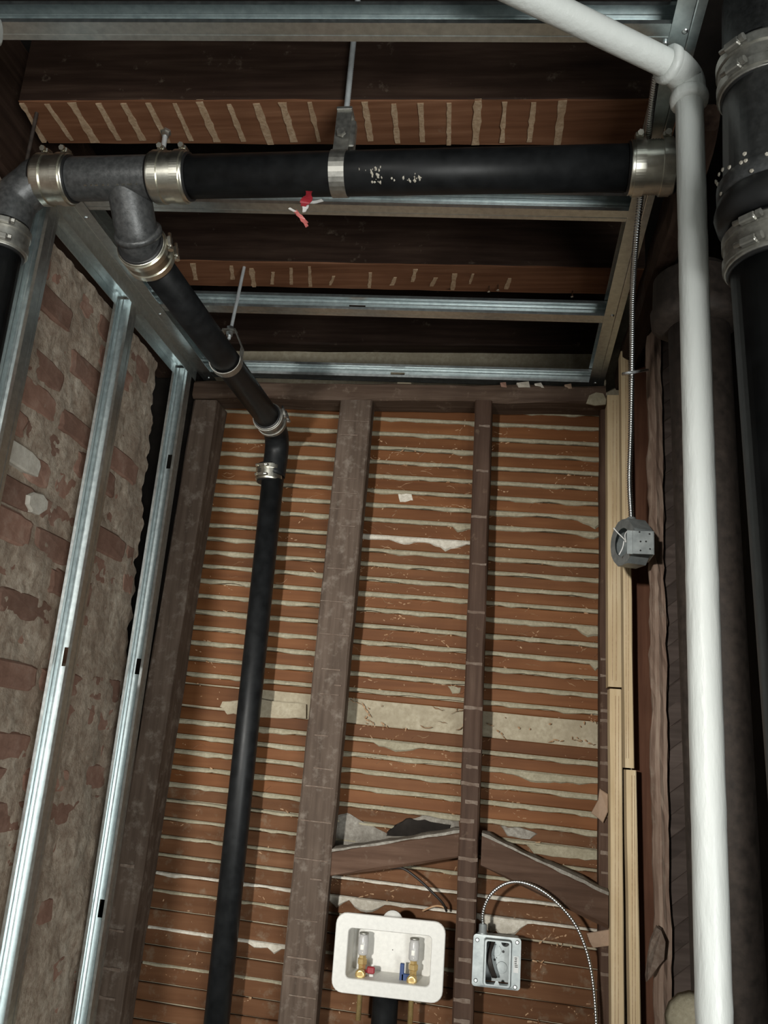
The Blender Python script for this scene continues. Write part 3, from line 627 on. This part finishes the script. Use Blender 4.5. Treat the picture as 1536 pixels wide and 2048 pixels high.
# hangers
def rod(mb, a, c, r=.0045):
    n = int((Vector(c) - Vector(a)).length / .002); mb.tube([Vector(a).lerp(Vector(c), i / n) for i in range(n + 1)], r, 8, True, True, lambda i: r * (1 if i % 2 else .86))
sx = mx(682, 330)
t = thing('pipe_hanger', 'flat steel band hanger with long rod around the horizontal pipe', 'hanger', V(sx, PY, PZ))
mb = MB(); hw = .0125; rings = []
ztop = P(690, 222, y=PY - .01).z - EYE
path = [(PY - .012, ztop)] + [(PY - .014, PZ + .052)] + [(PY - (PR + .002) * math.sin(a), PZ + (PR + .002) * math.cos(a)) for a in [math.radians(q) for q in range(25, 336, 12)]] + [(PY + .012, PZ + .052), (PY + .010, ztop)]
th = .0022
for i, (y, z) in enumerate(path):
    p0 = path[max(i - 1, 0)]; p1 = path[min(i + 1, len(path) - 1)]; ty, tz = p1[0] - p0[0], p1[1] - p0[1]; l = math.hypot(ty, tz); ny_, nz_ = -tz / l * th, ty / l * th
    rings.append([V(sx - hw, y, z), V(sx + hw, y, z), V(sx + hw, y + ny_, z + nz_), V(sx - hw, y + ny_, z + nz_)])
mb.sweep(rings); mb.build('band', 'strap', t)
mb = MB(); mb.box(V(sx, PY - .001, ztop + .002), (.026, .03, .006), None, .001); mb.box(V(sx + .016, PY - .005, ztop - .045), (.010, .016, .05), None, .002); mb.build('yoke', 'strap', t)
mb = MB(); mb.lathe(V(sx, PY - .026, PZ + .062), Y1, [(0, .007), (.004, .008), (.006, .008)], 6, False); mb.lathe(V(sx, PY - .02, PZ + .062), Y1, [(0, .003), (.045, .003)], 8); mb.build('bolt', 'strap', t)
mb = MB(); rod(mb, V(sx, PY, ztop - .01), V(sx + .004, PY - .012, 1.34), .0052); mb.build('rod', 'rodm', t)
# rods into the near joist
p = P(332, 262, z=JZ); t = thing('hanger_rod', 'short threaded rod from near joist to the coupling beside the branch fitting', 'rod', p); mb = MB(); rod(mb, p + Z1 * .004, Vector((p.x, p.y, PZ + .046 + EYE)), .005); mb.build('rod', 'rodm', t)
mb = MB(); mb.lathe(p, -Z1, [(0, .010), (.004, .010), (.004, .007), (.012, .007)], 6, False); mb.build('nut', 'strap', t)
p = V(P(58, 300, y=PY + .02).x, PY + .02, PZ + .03); t = thing('hanger_rod', 'thin dark rod standing above the left iron elbow', 'rod', p); mb = MB(); rod(mb, p, p + Z1 * .13, .0035); mb.build('rod', 'rust', t)
# clevis ring on the branch pipe
k = (1.70 - bp0.y) / (bp1.y - bp0.y); cc = bp0.lerp(bp1, k)
t = thing('pipe_hanger', 'thin ring hanger with threaded rod on the branch pipe', 'hanger', cc); mb = MB(); rings = []
hr = .034; hz = .072
loop = [(math.sin(a) * hr, -math.cos(a) * hr) for a in [math.radians(q) for q in range(-110, 111, 11)]]
loop = [(-.012, hz)] + [(-hr * .97, .030)] + loop + [(hr * .97, .030), (.012, hz)]
for i, (x, z) in enumerate(loop):
    p0 = loop[max(i - 1, 0)]; p1 = loop[min(i + 1, len(loop) - 1)]; l = math.hypot(p1[0] - p0[0], p1[1] - p0[1]); nx, nz_ = (p1[1] - p0[1]) / l * .002, -(p1[0] - p0[0]) / l * .002
    rings.append([cc + Vector((x, -.010, z)), cc + Vector((x, .010, z)), cc + Vector((x + nx, .010, z + nz_)), cc + Vector((x + nx, -.010, z + nz_))])
mb.sweep(rings); mb.box(cc + Z1 * hz, (.03, .02, .003)); mb.build('ring', 'strap', t)
mb = MB(); mb.lathe(cc + Z1 * (hz - .012), Z1, [(0, .008), (.009, .008)], 6, False); mb.lathe(cc + Z1 * (hz + .002), Z1, [(0, .008), (.008, .008)], 6, False); mb.build('nut', 'flex', t)
mb = MB(); rod(mb, cc + Z1 * (hz - .02), Vector((cc.x + .004, cc.y + .028, JZ + EYE)), .0042); mb.build('rod', 'rodm', t)
# scrap of red plastic hanging under the pipe
t = thing('flagging_scrap', 'crumpled scrap of red plastic tape dangling under the horizontal pipe', 'tape', P(607, 400, y=PY - .02))
def ribbon(pts, wv, name, mat, yy=PY - .025, th=.0012):
    pts = spline([P(a, c, y=yy + d) for a, c, d in pts], 4); mb = MB(); rings = []
    for i, p in enumerate(pts):
        w_ = wv[min(int(i / len(pts) * len(wv)), len(wv) - 1)]; q = X1 * w_ * (.8 + .4 * noise.noise(p * 60)) + Y1 * .004 * noise.noise(p * 50)
        rings.append([p - q, p + q, p + q + Y1 * th, p - q + Y1 * th])
    mb.sweep(rings); return mb.build(name, mat, t)
ribbon([(618, 382, .01), (616, 394, 0), (610, 404, -.004), (606, 412, 0)], [.006, .009, .008, .005], 'knot', 'red')
ribbon([(612, 400, 0), (611, 412, .002), (608, 424, .004)], [.004, .005, .004], 'tail', 'greywhite')
ribbon([(590, 421, 0), (598, 430, -.002), (607, 440, .002), (614, 453, 0)], [.004, .0075, .0065, .003], 'tail', 'pink')
ribbon([(612, 404, 0), (628, 404, .003), (645, 400, 0)], [.0022, .002, .0015], 'string', 'wirewhite')
ribbon([(578, 416, 0), (585, 420, 0), (592, 424, 0)], [.0025, .002, .002], 'string', 'wirewhite')

# ---- white painted pipe
QY = 1.04
qt = P(1378, 185, y=QY); qb = P(1430, 2100, y=QY); qr = .0186
t = thing('painted_pipe', 'thick white painted pipe standing full height at right', 'pipe', qb)
mb = MB(); pts = [qt.lerp(qb, i / 60) for i in range(61)]; mb.tube(pts, qr, 28, True, True, lambda i: qr * (1 + .035 * noise.noise(Vector((0, 1, i * .7))))); mb.build('pipe', 'white', t)
arm0 = P(1352, 136, z=.918); arm1 = P(1072, 0, z=.918); ad = (arm1 - arm0).normalized()
mb = MB(); ec = Vector((qt.x, qt.y, arm0.z)); 
mb.tube(spline([qt - Z1 * .012, qt + Z1 * .002, ec + Z1 * -.002 + ad * .004, arm0 + ad * .0, arm0 + ad * .012], 7), .0225, 24)
mb.lathe(qt - Z1 * .020, Z1, [(0, .0195), (.002, .0245), (.010, .026), (.016, .0245), (.020, .022)], 24); mb.lathe(arm0 + ad * .006, ad, [(0, .021), (.003, .0255), (.011, .0255), (.014, .0195)], 24); mb.build('elbow', 'white', t)
t2_ = thing('painted_pipe', 'white painted pipe slanting across the top to the elbow', 'pipe', arm0); mb = MB(); mb.tube([arm0 + ad * .008 + (arm1 - arm0) * i * .1 for i in range(14)], .0182, 28); mb.build('pipe', 'white', t2_)
p = P(-4, 66, z=.90); t = thing('painted_pipe', 'end of a white painted pipe peeking in at the top left corner', 'pipe', p)
mb = MB(); mb.lathe(p + X1 * .004, (-1, -.35, 0), [(0, .012), (.001, .0165), (.012, .0185), (.02, .017), (.15, .017)], 24); mb.build('pipe', 'white', t)

# ---- black stack at the right edge
KY = .955; kr = .055
k0 = P(1456, 531, y=KY); k1 = P(1535, 1622, y=KY); kd = (k1 - k0).normalized(); kx = k0 + X1 * (kr + .003) ; kb = kx + kd * (2.0)
def kz(py): return P(1456, py, y=KY - .02).z
t = thing('stack_pipe', 'large black stack pipe at the right edge', 'pipe', kb); mb = MB(); mb.tube([kx + Z1 * .01, kx.lerp(kb, .5), kb], kr, 44); mb.build('pipe', 'black', t)
kc = lambda z: Vector((kx.x, kx.y, z))
coupling('wide steel coupling with specks on the black stack at right', kc((kz(445) + kz(528)) / 2), Z1, kr, kz(450) - kz(522), (-.6, -.6, 0), dull=True)
t = thing('stack_fitting', 'dark iron fitting with rubber collar above the black stack', 'fitting', kc(kz(440)))
mb = MB(); h0 = kz(440); mb.lathe(kc(h0), Z1, [(0, kr + .002), (.006, kr + .012), (.022, kr + .016), (kz(385) - h0, kr + .012), (kz(375) - h0, kr + .003)], 36); mb.build('rubber_collar', 'rubber', t)
mb = MB(); mb.lathe(kc(kz(392)), Z1, [(0, kr + .004), (.010, kr + .012), (.028, kr + .012), (.034, kr + .004), (.30, kr - .002)], 36); mb.tube([kc(kz(255)) , kc(kz(255)) + Vector((.02, .14, 0))], .05, 24); mb.build('body', 'fitting', t)
mb = MB()
for k in range(14):
    a = math.radians(random.uniform(170, 285)); z = kz(380) + random.uniform(.0, .035); c = kc(z) + Vector((math.cos(a), math.sin(a), 0)) * (kr + .0115); mb.lathe(c, Vector((math.cos(a), math.sin(a), 0)), [(0, .003), (.0015, .002)], 6)
mb.build('plaster_splash', 'white_plaster', t, kind='stuff')
coupling('blurred steel coupling at the top right above the white pipe elbow', kc((kz(95) + kz(175)) / 2) - X1 * .006, Z1, kr - .006, .055, (-.75, -.6, 0), dull=True)
# ---- old rusty pipe behind the white one
oy = 1.52; ox = P(1345, 900, y=1.5).x + .052; ot = P(1345, 640, y=1.5).z
t = thing('iron_pipe', 'old rusty iron pipe with bell hub behind the white pipe', 'pipe', Vector((ox + .02, oy, 0)))
mb = MB(); mb.tube([Vector((ox, oy, ot + .11)), Vector((ox + .008, oy, ot - .4)), Vector((ox + .03, oy, ot - 1.6))], .054, 32); mb.build('pipe', 'rust', t)
mb = MB(); mb.lathe(Vector((ox - .004, oy, ot - .01)), Z1, [(0, .055), (.004, .068), (.010, .078), (.035, .080), (.040, .076), (.10, .074), (.106, .068), (.108, .055)], 36); mb.build('hub', 'rust', t)

# =================================================================== ELECTRICAL
def conduit(label, pts, r=.0052, pitch=.0048):
    sp_ = resample(spline(pts, 14), pitch / 4); mb = MB(); prof = (1.0, 1.13, 1.0, .80); mb.tube(sp_, r, 10, True, True, lambda i: r * prof[i % 4])
    o = mb.build('flexible_conduit', 'flex'); tag(o, label, 'conduit'); return o
BXY = 1.76
bc = P(1256, 1086, y=BXY)
conduit('flexible steel conduit falling from the right track to the junction box', [P(1312, 150, z=.9475), P(1305, 200, z=.9475), P(1297, 262, z=.9475), P(1289, 330, z=.9475), P(1281, 395, z=.943), P(1272, 480, y=1.40), P(1265, 590, y=1.52), P(1264, 720, y=1.64), P(1262, 860, y=1.72), P(1259, 960, y=BXY - .005), P(1263, 1040, y=BXY + .004)])
t = thing('junction_box', 'octagonal steel junction box with loose wires on the rough stud', 'electrical box', bc)
nb = Vector((-.93, -.37, 0)).normalized(); sb = Vector((-nb.y, nb.x, 0)) * -1; ub = Z1
def octo(c, r, n=8): return [c + (sb * math.cos(2 * math.pi * (k + .5) / n) + ub * math.sin(2 * math.pi * (k + .5) / n)) * r for k in range(n)]
fc = bc + nb * .012; R8 = .050; mb = MB()
mb.sweep([octo(fc, R8 * .90), octo(fc, R8), octo(fc - nb * .040, R8)], True, False)
mb.sweep([octo(fc - nb * .036, R8 * .93), octo(fc, R8 * .93)], True, False); o8 = octo(fc - nb * .038, R8); mb.add(o8, [tuple(range(8))])
mb.build('box_shell', 'zinc', t)
mb = MB(); ring = [[fc + nb * .001 + (sb * math.cos(a) + ub * math.sin(a)) * q for a in [2 * math.pi * k / 24 for k in range(24)]] for q in (.029, .0475)]
oo = [fc + nb * .001 + (sb * math.cos(a) + ub * math.sin(a)) * .048 for a in [2 * math.pi * k / 24 for k in range(24)]]
mb.sweep([ring[0], ring[1]], True, False); mb.build('rim', 'zinc', t)
mb = MB(); mb.sweep([[p - nb * .003 for p in octo(fc - nb * .03, .022, 16)], octo(fc - nb * .03, .022, 16), octo(fc - nb * .028, .018, 16)]); mb.build('knockout', 'zinc', t)
for k, w_ in enumerate(([(1227, 1056), (1236, 1066), (1248, 1078), (1252, 1085)], [(1252, 1085), (1250, 1070), (1256, 1062), (1262, 1070), (1263, 1078)], [(1248, 1082), (1245, 1096), (1238, 1110)], [(1263, 1092), (1264, 1098), (1264, 1104)])):
    mb = MB(); mb.tube(spline([P(*q, y=BXY - .045 + .004 * i) for i, q in enumerate(w_)], 5), .0012, 8); mb.build('wire', 'wirewhite', t)
mb = MB(); ctr = P(1286, 1085, y=BXY - .056); mb.box(ctr, (.040, .002, .047), None, .0006); mb.box(ctr + Vector((.020, .035, 0)), (.002, .070, .047)); mb.box(ctr + Vector((-.024, .002, 0)), (.012, .002, .047)); mb.build('bracket', 'zinc', t)
mb = MB()
for (px_, py_) in ((1279, 1064), (1299, 1068), (1281, 1083), (1292, 1083), (1281, 1101), (1300, 1098)):
    q = P(px_, py_, y=BXY - .0572); mb.lathe(q, -Y1, [(0, .0018), (.0004, .0018)], 8)
mb.build('bracket_hole', 'rubber', t)
mb = MB(); mb.lathe(P(1263, 1040, y=BXY + .002) + Z1 * .006, -Z1, [(0, .006), (.002, .009), (.012, .009), (.014, .006)], 12); mb.build('connector', 'zinc', t)
# clip holding the conduit
mb = MB(); mb.tube([P(1246, 748, y=1.66), P(1258, 746, y=1.63), P(1268, 744, y=1.64), P(1295, 740, y=1.78)], .0032, 8); tag(mb.build('cable_clip', 'rodm'), 'short metal clip pinning the conduit to the rough stud', 'clip')
# square box
QB = SY - .012; c = P(993, 1924, y=QB); w2 = .051
t = thing('outlet_box', 'square steel outlet box with raised cover on the narrow stud', 'electrical box', c)
def rr(cx, cz, w_, h_, r_, y, n=5):
    out = []
    for (sx_, sz_, a0) in ((1, 1, 0), (-1, 1, 90), (-1, -1, 180), (1, -1, 270)):
        for k in range(n + 1):
            a = math.radians(a0 + 90 * k / n); out.append(Vector((cx + sx_ * (w_ / 2 - r_) + r_ * math.cos(a), y, cz + sz_ * (h_ / 2 - r_) + r_ * math.sin(a))))
    return out
mb = MB(); mb.sweep([rr(c.x, c.z, .098, .098, .006, QB + .001), rr(c.x, c.z, .098, .098, .006, QB + .042)], True, False); mb.sweep([rr(c.x, c.z, .094, .094, .005, QB + .042), rr(c.x, c.z, .002, .002, .0005, QB + .042)], True, False); mb.build('box_shell', 'zinc', t)
ox_, oz_ = c.x + .002, c.z
mb = MB(); mb.sweep([rr(c.x, c.z, .103, .103, .007, QB + .002), rr(c.x, c.z, .103, .103, .007, QB), rr(ox_, oz_, .060, .094, .005, QB - .001), rr(ox_, oz_, .056, .090, .005, QB - .013), rr(ox_, oz_, .049, .084, .004, QB - .013), rr(ox_, oz_, .049, .084, .004, QB + .002)], True, False); mb.build('cover', 'zinc', t)
mb = MB()
for (dx, dz) in ((-.043, .040), (.043, .043), (-.043, -.040), (.041, -.045)):
    mb.lathe(Vector((c.x + dx, QB, c.z + dz)), -Y1, [(0, .0045), (.0015, .0045), (.0025, .003)], 10)
mb.build('screw', 'flex', t)
mb = MB(); mb.lathe(Vector((c.x - .002, QB + .0415, c.z + .015)), -Y1, [(0, .012), (.0015, .0115)], 20); mb.lathe(Vector((c.x + .012, QB + .0415, c.z - .018)), -Y1, [(0, .012), (.0015, .0115)], 20); mb.build('knockout', 'zinc', t)
mb = MB()
for (dx, dz, q) in ((.014, .014, .0028), (-.004, -.004, .0025), (.018, .033, .009)): mb.lathe(Vector((c.x + dx, QB + .041, c.z + dz)), -Y1, [(0, q), (.0006, q)], 14)
mb.build('box_hole', 'rubber', t)
for k in range(3):
    mb = MB(); mb.tube(spline([Vector((c.x - .012 + k * .003, QB + .030, c.z + .036)), Vector((c.x - .018 + k * .002, QB + .014, c.z + .014)), Vector((c.x - .016 + k * .003, QB + .008, c.z - .008)), Vector((c.x - .006 + k * .003, QB + .016, c.z - .034))], 6), .0028, 8); mb.build('wire', 'darkwire', t)
mb = MB(); for_ear = [(0, 1), (0, -1)]
for (_, s_) in for_ear: mb.plate([Vector((ox_ - .006, QB - .0125, oz_ + s_ * .042)), Vector((ox_ + .006, QB - .0125, oz_ + s_ * .042)), Vector((ox_ + .002, QB - .0125, oz_ + s_ * .034)), Vector((ox_ - .002, QB - .0125, oz_ + s_ * .034))], (0, 1, 0), .0012)
mb.build('mounting_ear', 'zinc', t)
mb = MB(); mb.box(Vector((c.x + .0415, QB - .0006, c.z - .001)), (.011, .0008, .032)); lb = mb.build('sticker', 'label', t)
mb = MB()
for k in range(6): mb.box(Vector((c.x + .0415 + random.uniform(-.001, .001), QB - .0012, c.z + .012 - k * .0035)), (random.uniform(.004, .007), .0006, .0016))
mb.build('print', 'ink', lb)
top = Vector((c.x - .032, QB + .016, c.z + .049)); mb = MB(); mb.lathe(top, Z1, [(0, .011), (.004, .011), (.005, .009), (.020, .009), (.022, .0065)], 16); mb.build('connector', 'zinc', t)
conduit('looping flexible steel conduit from the square box down the right', [top + Z1 * .018, P(965, 1830, y=QB + .006), P(972, 1805, y=QB - .004), P(987, 1783, y=QB - .012), P(1012, 1767, y=QB - .018), P(1040, 1764, y=QB - .02), P(1075, 1776, y=QB - .02), P(1112, 1803, y=QB - .02), P(1146, 1842, y=QB - .018), P(1167, 1884, y=QB - .016), P(1181, 1934, y=QB - .014), P(1189, 1994, y=QB - .012), P(1193, 2060, y=QB - .01), P(1194, 2130, y=QB)], .0036, .0055)
mb = MB(); mb.tube(spline([P(780, 1736, y=SY + .03), P(806, 1737, y=SY + .02), P(835, 1757, y=SY + .015), P(862, 1782, y=SY + .02), P(885, 1806, y=SY + .03), P(893, 1822, y=SY + .05)], 6), .0028, 10); tag(mb.build('loose_cable', 'darkwire'), 'thin dark loose cable curving down behind the valve box', 'cable')
mb = MB(); mb.tube(spline([P(845, 1822, y=WY - .014), P(866, 1813, y=WY - .02), P(880, 1812, y=WY - .022), P(890, 1816, y=WY - .02)], 6), .0022, 8); tag(mb.build('loose_wire', 'crumb'), 'short pale pinkish wire end above the valve box', 'wire')

# =================================================================== VALVE BOX
VB = SY - .035; c = P(777, 1914, y=VB); a_ = P(665, 1910, y=VB); e_ = P(886, 1930, y=VB); wv = (e_.x - a_.x) * 1.0; hv = P(680, 1822, y=VB).z - P(672, 1983, y=VB).z
t = thing('valve_box', 'white plastic washing machine valve box set in the lath wall', 'valve box', c)
mb = MB(); iw, ih, icz = wv * .755, hv * .62, c.z - .000
mb.sweep([rr(c.x, c.z, wv, hv, .024, VB + .006), rr(c.x, c.z, wv, hv, .024, VB + .001), rr(c.x, c.z, wv - .003, hv - .003, .023, VB - .001), rr(c.x, icz, iw + .003, ih + .003, .010, VB - .001), rr(c.x, icz, iw, ih, .009, VB + .001), rr(c.x, icz, iw - .006, ih - .008, .007, VB + .075), rr(c.x, icz, .002, .002, .0004, VB + .075)], True, False); mb.build('frame', 'plastic', t)
mb = MB(); mb.lathe(P(785, 1843, y=VB + .012), Y1, [(0, .001), (0, .022), (.006, .023)], 24); mb.build('knockout_cap', 'plastic', t)
def valve(px_, label_side, mat, arr):
    q = P(px_[0], px_[1], y=VB + .035); x, z = q.x, q.z; y = VB + .035
    vt = thing('shutoff_valve', label_side, 'valve', q)
    mb = MB(); mb.lathe(q - Y1 * .022, Y1, [(0, .006), (0, .0105), (.004, .0115), (.008, .0105), (.012, .0095), (.03, .0095)], 20); mb.lathe(q, Z1, [(0, .008), (.016, .0085), (.018, .011), (.028, .011), (.030, .008), (.036, .008)], 6, False)
    mb.lathe(q, -Z1, [(0, .0085), (.020, .008), (.022, .006), (.094, .006)], 14); mb.build('body', 'brass', vt)
    mb = MB(); mb.lathe(q - Y1 * .0225, Y1, [(0, .0062), (.001, .0062)], 16); mb.lathe(q - Y1 * .021, -Y1, [(0, .003), (.003, .0025)], 10); mb.build('outlet', 'brass', vt)
    mb = MB(); zt = q + Z1 * .036
    mb.lathe(zt, Z1, [(0, .0095), (.003, .0115), (.034, .0115), (.037, .010), (.042, .010)], 20); ar = mb.build('arrester', 'greywhite', vt)
    mb = MB(); mb.lathe(zt + Z1 * .042, Z1, [(0, .0105), (.003, .0105), (.004, .008)], 20); mb.build('cap', 'strap', ar)
    mb = MB(); mb.box(zt + Vector((-.001, -.0118, .017)), (.007, .0006, .010)); mb.box(zt + Vector((.001, -.0122, .007)), (.002, .0006, .002)); mb.build('print', 'strap', ar)
    return vt, q
v1, q = valve((723, 1945), 'brass valve with red handle on the left in the white box', 'red', 0)
mb = MB(); mb.box(q + Vector((.021, -.004, .008)), (.017, .010, .014), None, .002); mb.box(q + Vector((.013, 0, .004)), (.012, .006, .006), None, .001); mb.build('handle', 'red', v1)
mb = MB(); mb.box(q + Vector((.023, -.005, -.003)), (.009, .008, .007), None, .001); mb.build('handle_tip', 'plastic', v1)
v2, q = valve((825, 1957), 'brass valve with blue handle on the right in the white box', 'blue', 0)
mb = MB(); mb.box(q + Vector((-.0235, -.004, .010)), (.009, .010, .038), None, .001); mb.box(q + Vector((-.015, -.004, .0)), (.018, .010, .018), None, .001); mb.build('handle', 'blue', v2)
d0 = P(773, 1975, y=VB + .05); t = thing('waste_pipe', 'short black drain pipe under the white valve box', 'pipe', Vector((d0.x, VB + .045, .4))); mb = MB(); mb.lathe(Vector((d0.x, VB + .045, c.z - hv * .36)), -Z1, [(0, .0285), (.5, .0285)], 28); mb.build('pipe', 'black', t)

# =================================================================== SCRAPS
def chip(label, pts, yy, th, mat, name='plaster_chunk', cat='debris'):
    o = [P(a, c_, y=yy + .004 * math.sin(i * 2.3)) for i, (a, c_) in enumerate(pts)]; mb = MB(); m_ = sum(o, Vector()) / len(o)
    mb.sweep([o, [m_.lerp(p, .93) - Y1 * th for p in o]]); tag(mb.build(name, mat), label, cat)
chip('grey pointed slab of plaster hanging from the rough stud near the bottom', [(1312, 1850), (1322, 1856), (1331, 1880), (1328, 1918), (1316, 1932), (1302, 1955), (1292, 1964), (1290, 1950), (1294, 1915), (1300, 1878)], 1.775, .008, 'ghost')
chip('torn brown paper flap stuck by the pale lumber', [(1199, 1577), (1216, 1588), (1216, 1624), (1206, 1646), (1198, 1638), (1182, 1626), (1196, 1600)], SY + .022, .002, 'paper', 'paper_scrap', 'paper')
chip('crumpled brown paper behind the looped conduit at lower right', [(1172, 1866), (1195, 1862), (1219, 1858), (1219, 1892), (1186, 1896), (1178, 1884)], SY + .024, .003, 'paper', 'paper_scrap', 'paper')
chip('white plaster chip lying on the plate under the far ceiling stud', [(1032, 769), (1058, 766), (1061, 778), (1036, 779)], SY + .01, .012, 'white_plaster')
chip('smaller white plaster chip right of the larger chip on the plate', [(1068, 770), (1082, 768), (1089, 779), (1070, 778)], SY + .012, .01, 'white_plaster')
chip('brown rubble bit on the plate near the right corner', [(1128, 772), (1142, 770), (1144, 780), (1130, 782)], SY + .012, .01, 'paper')
chip('small brick-coloured rubble bit left of the white chips on the plate', [(1000, 768), (1012, 767), (1014, 778), (1002, 777)], SY + .012, .01, 'brick')
mb = MB(); q = P(1392, 2050, y=1.30); mb.lathe(q + Y1 * .02, -Y1, [(0, .036), (.012, .032), (.02, .020), (.023, .004)], 14); tag(mb.build('plaster_lump', 'keys'), 'round pale plaster lump at the foot of the white pipe', 'debris')
for o in bpy.data.objects:
    if '_o' in o: del o['_o']
